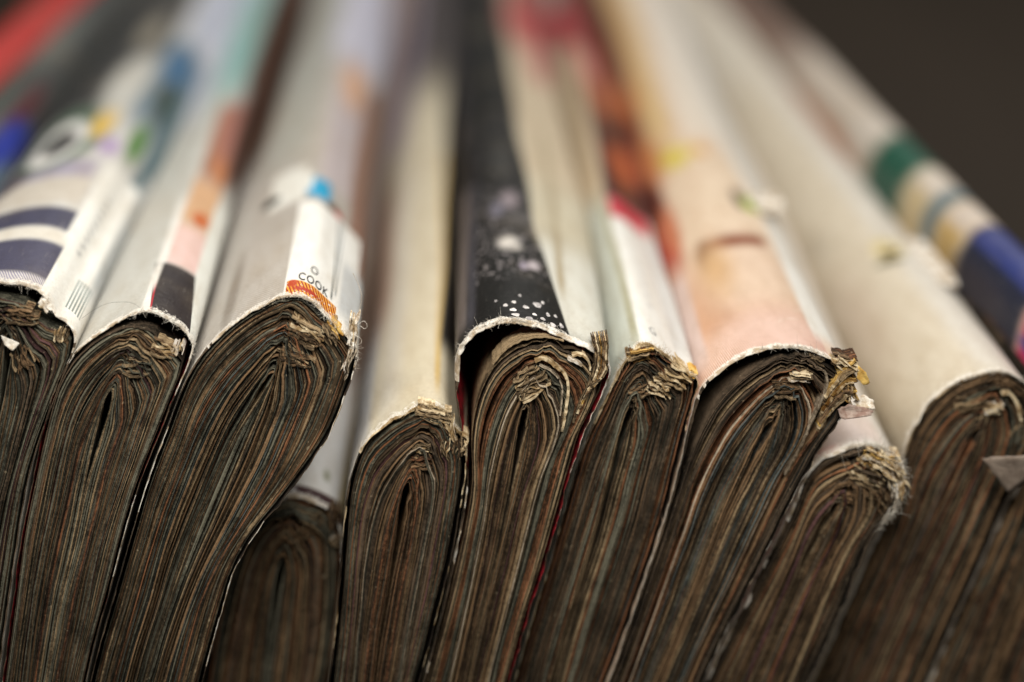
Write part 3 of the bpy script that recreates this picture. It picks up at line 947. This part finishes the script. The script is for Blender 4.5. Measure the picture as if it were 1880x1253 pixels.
for (u, v, a, b_) in ((-.3, 3.3, .22, .32), (.5, 4.0, .22, .3), (.4, 2.3, .32, .34), (.62, 1.25, .38, .34), (1.6, 3.2, .3, .34), (2.75, 4.3, .42, .55), (1.9, .9, .34, .36),
                      (2.4, 2.0, .22, .26), (3.2, 1.55, .26, .3), (3.75, 2.9, .2, .4), (5.1, 1.9, .22, .5), (4.2, 1.15, .3, .4), (4.55, 3.4, .18, .3), (3.3, 5.2, .16, .3), (-1.2, 4.6, .14, .22), (1.1, 5.6, .14, .25)):
    disc(m, u, v, a, b_, INK_WHITE, seed=u * 9)
strip(m, [(982, 660), (998, 655), (1018, 668), (1036, 684), (1043, 706), (1040, 740), (1032, 790)], .26, -.5, 2.5, TORN_CREAM, seed=81)
strip(m, [(990, 668), (1010, 678), (1026, 694), (1032, 716), (1028, 760)], .16, -.35, 2.5, PAPER["white"], seed=82)
strip(m, [(905, 668), (930, 640), (960, 624), (1000, 618), (1035, 626)], .16, -.1, 2.5, PAPER["tan"], seed=88)
lump(m, 975, 700, 62, 46, -.55, 12, [PAPER["tan"], TORN_CREAM, PAPER["tan"]], .8, 83)
lump(m, 962, 722, 30, 20, -.9, 5, [PAPER["tan"], TORN_CREAM], .8, 84)
for i in range(9):
    dx = i * 4.2
    strip(m, [(1052 + dx * .9, 775 - i * 9), (1066 + dx * .9, 735 - i * 5), (1082 + dx * .75, 700 - i * 2), (1092 + dx * .62, 668), (1092 + dx * .66, 640 - i), (1086 + dx * .85, 620 + (4 - i) * 1.2)],
          .2, -.25 - .05 * i, 2.2, (PAPER["tan"], PAPER["brown"], TORN_CREAM, PAPER["tan"], PAPER["ochre"])[i % 5], seed=850 + i, taper=.5, curl=-.4)
strip(m, [(1050, 652), (1064, 648), (1076, 655), (1083, 668), (1082, 676)], .18, -.5, 2.0, TORN_CREAM, seed=86)
strip(m, [(1042, 654), (1056, 660), (1068, 668)], .24, -.6, 1.2, TORN_WHITE, seed=87)
M["black"] = m

# 9: green white
m = make("green", 9, "pale green white magazine with a narrow white spine strip lettered G", "c0c5be", (
    B(-1.3, -.5, 2, 42, .25, 3, "a6a48e"), B(-22, -3.4, 20, 60, 1, 8, "c4c0b0"),
    B(-.6, 14, 38.5, 330, .4, 1.5, "4e2014"), D(3, 55, 1.8, 8, .6, "b4582a"), D(2.4, 69, 1.6, 7, .5, "292320"), D(2.6, 83, 2.2, 11, .5, "b0623a"),
    D(.4, 95, 2.0, 9, .6, "c07a76"), D(4.8, 128, 2, 12, .5, "3c2c28"), D(-1.5, 118, 4.0, 16, .6, "a83840"), B(-22, -.5, 40, 106, .4, 5, "c0ae94"), B(1.8, 3.2, 84, 110, .8, 6, "c46a5a"),
    B(-.5, 7, -1, 33, .22, 1, "e0e0de"), B(-.3, 5, 33, 39, .3, 1, "c22c44"), B(3.6, 9, 3, 33, .3, 3, "c8c8c8"),
    ("lines", 1.2, 1.9, 9, 22, .15, 2.6, math.pi / 2, L_("cfcfcf"))),
    [(1160, 745), (1142, 800), (1122, 880), (1097, 980), (1066, 1080), (1040, 1165), (1016, 1253)], 60, DARK | {"plum": 1.2}, 1, .25,
    page=dict(crumple=.4, gaps=((.3, .15, -3),)), cover=dict(ragged=.32, thick=.15), fuzz=(480, -5, 7), fuzz_mat=FIBRE_TAN, mat=dict(wear=.8), core=TORN_CREAM)
text(m, "G", 0.7, 3.0, 1.1, 2.2, 0.2, INK_GREY)
lump(m, 1172, 652, 50, 20, -.2, 6, [PAPER["tan"], TORN_CREAM, PAPER["ochre"]], .5, 91)
lump(m, 1246, 690, 50, 40, .7, 9, [TORN_CREAM, PAPER["tan"], FIBRE_TAN], .6, 92)
lump(m, 1212, 708, 46, 34, .5, 10, [TORN_CREAM, PAPER["tan"]], .7, 93)
lump(m, 1172, 718, 36, 24, -.3, 5, [PAPER["tan"], PAPER["brown"]], .5, 94)
lump(m, 1270, 688, 16, 16, .3, 4, [TORN_WHITE, TORN_OCHRE], .5, 95)
M["green"] = m

# 10: pink
m = make("pink", 10, "pink and orange printed magazine with frayed yellow torn spine end", "d2baa6", (
    B(-7, 5, 27, 58, 1.5, 8, "dac6b0"), B(-14, 4.3, -8, 8, .2, 6.5, "bd9080"), D(-7.5, 6, 3.0, 14, .95, "c89a7c"), ("specks", -6, 4, 8, 60, 1, 2.2, .55, L_("cdb096")), ("lines", -9, 4.2, -4, 7, 3.0, .20, .12, L_("e2ccc4")),
    B(-4.5, 2.4, 24.2, 27.4, .7, 1.3, "80401c", .12), D(-4.4, 24.0, .9, 3.6, .6, "643a2c"), D(-3.8, 20.5, 1.6, 5.5, .95, "cca880"),
    B(-22, -7.2, 3, 24, .4, 3, "ccb6b0"), B(-22, -6.8, 26, 72, .7, 5, "a8402c"), B(-22, -5.8, 64, 160, .8, 8, "74351c"), D(-7, 84, 1.6, 9, .6, "b0602c"), D(-8.2, 47, 1.4, 7, .5, "4c201c"), D(-7.2, 36, 1.0, 7, .5, "c07858"), D(-6.4, 58, 1.6, 8, .6, "b87848"),
    D(-3.7, 54.5, 1.7, 3.2, .5, "d2c23c"), D(-.4, 55.5, .9, 2.2, .45, "cc902a"), D(-2, 55.5, 1.2, 1.2, .6, "d8c060"),
    B(-5.6, -2.8, 60, 330, 1.6, 9, "d2b47c"), B(-1.5, 9, 60, 330, 1.3, 7, "dcd2c6"),
    B(3.5, 22, 4, 140, .3, 2.5, "dedcd8"), D(1.6, 38.3, .75, 3.2, .4, "33241a", .2), D(2.6, 37, .9, 2.4, .45, "a0b23c")),
    [(1425, 760), (1396, 810), (1366, 870), (1330, 950), (1294, 1040), (1255, 1140), (1208, 1253)], 58, WARM | {"grey": 3, "blue": .9, "umber": 3.5}, 0, .25, inner=INNER_DARK,
    pages=[(1127, 1253), (1151, 1190), (1184, 1097), (1215, 1005), (1241, 925), (1264, 850), (1288, 792), (1318, 740), (1356, 700), (1404, 668), (1448, 652), (1490, 655), (1520, 670), (1545, 692), (1553, 720), (1542, 760), (1510, 803), (1481, 853), (1443, 923), (1401, 1008), (1359, 1093), (1316, 1178), (1281, 1253)],
    page=dict(crumple=.5, gaps=((-1, .42, -7), (.12, .3, -6), (.33, .25, -6)), highlights=((.36, "white"), (.45, "blue"), (.6, "tan"), (.01, "umber"), (.04, "umber"))),
    cover=dict(thick=.22, ragged=.18, bevel=.3), mat=dict(wear=.35, scuff=.1), fuzz=(260, -6, 7))
for (a, b_) in (((.2, 5.2), (2.6, 6.6)), ((2.2, 8.2), (3.2, 8.9))):
    thread(m, [surf(m, a[0] + (b_[0] - a[0]) * f, a[1] + (b_[1] - a[1]) * f + .3 * math.sin(3 * f), .01) for f in (0, .35, .7, 1)], .025, TORN_WHITE, "surface_scratch")
lump(m, 1466, 688, 44, 22, .1, 7, [TORN_CREAM, PAPER["tan"], TORN_WHITE], .8, 101)
lump(m, 1440, 714, 50, 22, -.1, 7, [PAPER["brown"], PAPER["tan"]], .6, 102)
lump(m, 1498, 662, 30, 22, .4, 5, [PAPER["umber"], PAPER["tan"]], .5, 103)
strip(m, [(1498, 672), (1512, 680), (1518, 700), (1508, 730), (1490, 770), (1470, 815), (1440, 870)], .2, -.35, 2.0, PAPER["white"], seed=104)
for i in range(13):
    t_ = i / 12
    strip(m, [(1500 + 14 * t_, 790 - 70 * t_), (1524 + 8 * t_, 752 - 56 * t_), (1548 + 2 * t_, 728 - 56 * t_), (1560 + 8 * t_ + (i % 3) * 5, 716 - 60 * t_ + (i % 4) * 4)],
          .26, -.3 - .08 * (i % 4), 2.0, (PAPER["tan"], TORN_CREAM, PAPER["ochre"], PAPER["brown"], PAPER["tan"])[i % 5], seed=1050 + i, taper=.5, curl=-.5 + .2 * (i % 3))
lump(m, 1548, 664, 44, 22, .35, 8, [PAPER["ochre"], TORN_CREAM, PAPER["brown"], PAPER["rust"]], .9, 106)
lump(m, 1556, 716, 50, 30, 1.2, 8, [TORN_CREAM, PAPER["tan"], PAPER["ochre"]], .8, 107)
flap(m, [on_plane(m, 1576, 672, -.6), on_plane(m, 1590, 684, -.9), on_plane(m, 1597, 704, -1.0), on_plane(m, 1586, 709, -.9), on_plane(m, 1573, 694, -.6)], TORN_OCHRE, seed=8, bumps=.15)
flap(m, [on_plane(m, 1538, 752, -.6), on_plane(m, 1558, 742, -.8), on_plane(m, 1604, 754, -1.2), on_plane(m, 1600, 762, -1.4), on_plane(m, 1552, 771, -1.1), on_plane(m, 1543, 768, -.9)],
     torn_mat("torn_cover_pinkish", (.30, .20, .17), (.52, .42, .38)), seed=9, bumps=.25)
flap(m, [on_plane(m, 1566, 738, -.2), on_plane(m, 1586, 724, -.1), on_plane(m, 1604, 736, -.5), on_plane(m, 1606, 752, -1.1), on_plane(m, 1572, 748, -.9)], TORN_WHITE, seed=10, bumps=.2)
flap(m, [surf(m, 2.6, 37.5, .05), surf(m, 3.6, 40.5, .6), surf(m, 5.0, 39.0, 2.2), surf(m, 5.4, 34.5, 2.0), surf(m, 3.8, 34, .6)], TORN_WHITE, seed=11, bumps=.3)
M["pink"] = m

# 11: stub
m = make("stub", 11, "short white magazine with a fluffy frayed end, tucked below the pink one", "dcd6d0", (
    B(-22, -2.5, -1, 1.6, .5, .5, "c87c74"), B(-22, 2, .5, 6, .8, 2, "dfcfc8"), B(2.5, 14, 6, 40, .5, 5, "cfcac2")),
    [(1535, 925), (1508, 970), (1478, 1030), (1448, 1100), (1416, 1180), (1386, 1253)], 46, WARM | {"grey": 2.5, "plum": .8}, 1, .22,
    page=dict(crumple=.5, gaps=((.12, .5, -1),), highlights=((.2, "rust"), (.3, "tan"))), cover=dict(ragged=.36, thick=.3), fuzz=(700, -3, 8), fuzz_len=.8)
lump(m, 1610, 842, 70, 26, .35, 12, [TORN_CREAM, TORN_WHITE, PAPER["ochre"]], .7, 111)
lump(m, 1640, 872, 60, 26, 1.2, 12, [TORN_WHITE, TORN_CREAM, FIBRE], .7, 112)
lump(m, 1590, 872, 70, 34, .55, 12, [TORN_CREAM, PAPER["tan"], PAPER["umber"]], .7, 113)
lump(m, 1612, 910, 50, 30, .9, 8, [PAPER["tan"], PAPER["brown"]], .6, 114)
lump(m, 1545, 914, 40, 20, .2, 5, [PAPER["brown"], PAPER["tan"]], .4, 115)
lump(m, 1628, 850, 60, 30, .6, 12, [TORN_WHITE, TORN_CREAM], 1.0, 116)
lump(m, 1650, 895, 40, 16, 1.7, 8, [TORN_WHITE, TORN_CREAM], .8, 117)
fibres(m, 420, 3, 11, FIBRE, .7, 5, m.core_pts + np.array([-.3, -.4, -.4]))
M["stub"] = m

# 12: wide cream
m = make("wide", 12, "wide plain cream magazine with a small torn yellowish spot, beside the navy banded one", "cbc1b0", (
    B(-22, -9.5, 0, 330, 2, 10, "c4b8a4"), B(-1.5, 5, 0, 330, 1.2, 5, "cdc8c0"), D(-9, 22, 3, 10, .8, "c2b4a4"), D(-1.5, 31.6, 1.6, 2.8, .4, "d2c28c"), D(-2.2, 28.4, 1.7, .8, .5, "54543c"),  # last dot paints the dark green shadow of the torn spot
    B(-22, 5, 100, 330, 2, 14, "cfc8bc")),
    [(1800, 780), (1772, 830), (1738, 900), (1702, 980), (1660, 1070), (1620, 1160), (1580, 1253)], 58, WARM, 5, .2, lean=-.045,
    page=dict(crumple=.5, gaps=((.3, .35, 1),), highlights=((.35, "tan"),)), fuzz=(220, -6, 6), core=PAPER['tan'], cover=dict(thick=.14))
lump(m, 1822, 748, 36, 18, -.2, 5, [TORN_WHITE, TORN_CREAM], .6, 121)
strip(m, [(1836, 720), (1850, 718), (1862, 732), (1868, 752), (1872, 768)], .3, -.6, 1.6, TORN_CREAM, seed=122)
strip(m, [(1844, 718), (1858, 724), (1868, 740), (1876, 758)], .2, -.4, 1.6, PAPER["tan"], seed=123)
lump(m, 1780, 742, 60, 26, -.2, 6, [PAPER["brown"], PAPER["tan"]], .4, 124)
lump(m, 1876, 800, 50, 40, 1.9, 7, [PAPER["grey"], PAPER["tan"]], .4, 125)
flap(m, [surf(m, -1.2, 34.5, .05), surf(m, -.4, 30.5, .3), surf(m, -1.6, 29.2, .9), surf(m, -2.6, 30.5, .5)], torn_mat("torn_spot_yellow", (.52, .44, .26), (.66, .58, .40)), seed=12, bumps=.2)
flap(m, [surf(m, 1.2, 34.5, .1), surf(m, 2.4, 34, 1.2), surf(m, 2.6, 27, 1.2), surf(m, 2.8, 22, 1.1), surf(m, 2.2, 19.5, .9), surf(m, 1.2, 21, .1), surf(m, .8, 28, .05)], TORN_WHITE, seed=13, bumps=.25)
M["wide"] = m

# 13: navy stripes
m = make("navy", 13, "magazine with green, tan and navy bands on its cover, ending the row", "c8bdb2", (
    B(-14, 6, 45.5, 58.5, .6, 2, "1c5444"), B(-14, 6, 38, 45, .5, 2, "c8b690"), B(-2.6, 6, 36, 45, .8, 2, "d0c6bc"), B(-14, 6, 34.2, 38, .5, 1.2, "56707c"),
    B(-14, 6, 27.5, 34, .5, 1.4, "c4a66c"), B(-3, 6, 27.5, 34, .7, 1.4, "ccc0b6"), B(-14, 6, 9.6, 26.8, .4, 1.0, "1e2238"), D(-6.5, 20, 2, 7, .6, "383440"),
    B(-2.7, 6, 11, 26.5, .5, 1.5, "2c3878"), B(-14, 6, -1, 9.2, .4, 1.2, "c02c60", .3), D(-6.6, 6, .8, 3, .5, "3c4a90"), D(-4.6, 4, .9, 3, .5, "d088a8"),
    B(-14, -5.2, 64, 96, .7, 6, "b47a58"), B(-14, 6, 100, 330, 2, 14, "80685e"), D(-3, 64, 3, 5, .6, "d0c8c0")),
    [(1885, 945), (1862, 1000), (1832, 1070), (1795, 1160), (1755, 1253)], 46, WARM | {"rust": 2}, 6, .2, lean=-.085, page=dict(crumple=.3, gaps=((.9, .4, -14),)), fuzz=(80, -6, 6))
flap(m, [on_plane(m, 1803, 843, -4), on_plane(m, 1850, 838, -4.2), on_plane(m, 1925, 838, -4.2), on_plane(m, 1890, 880, -3.6), on_plane(m, 1852, 907, -3.4), on_plane(m, 1830, 876, -3.8)],
     torn_mat("folded_corner_grey", (.24, .19, .16), (.34, .28, .24)), "folded_page_corner", .16, 14, .1)
M["navy"] = m
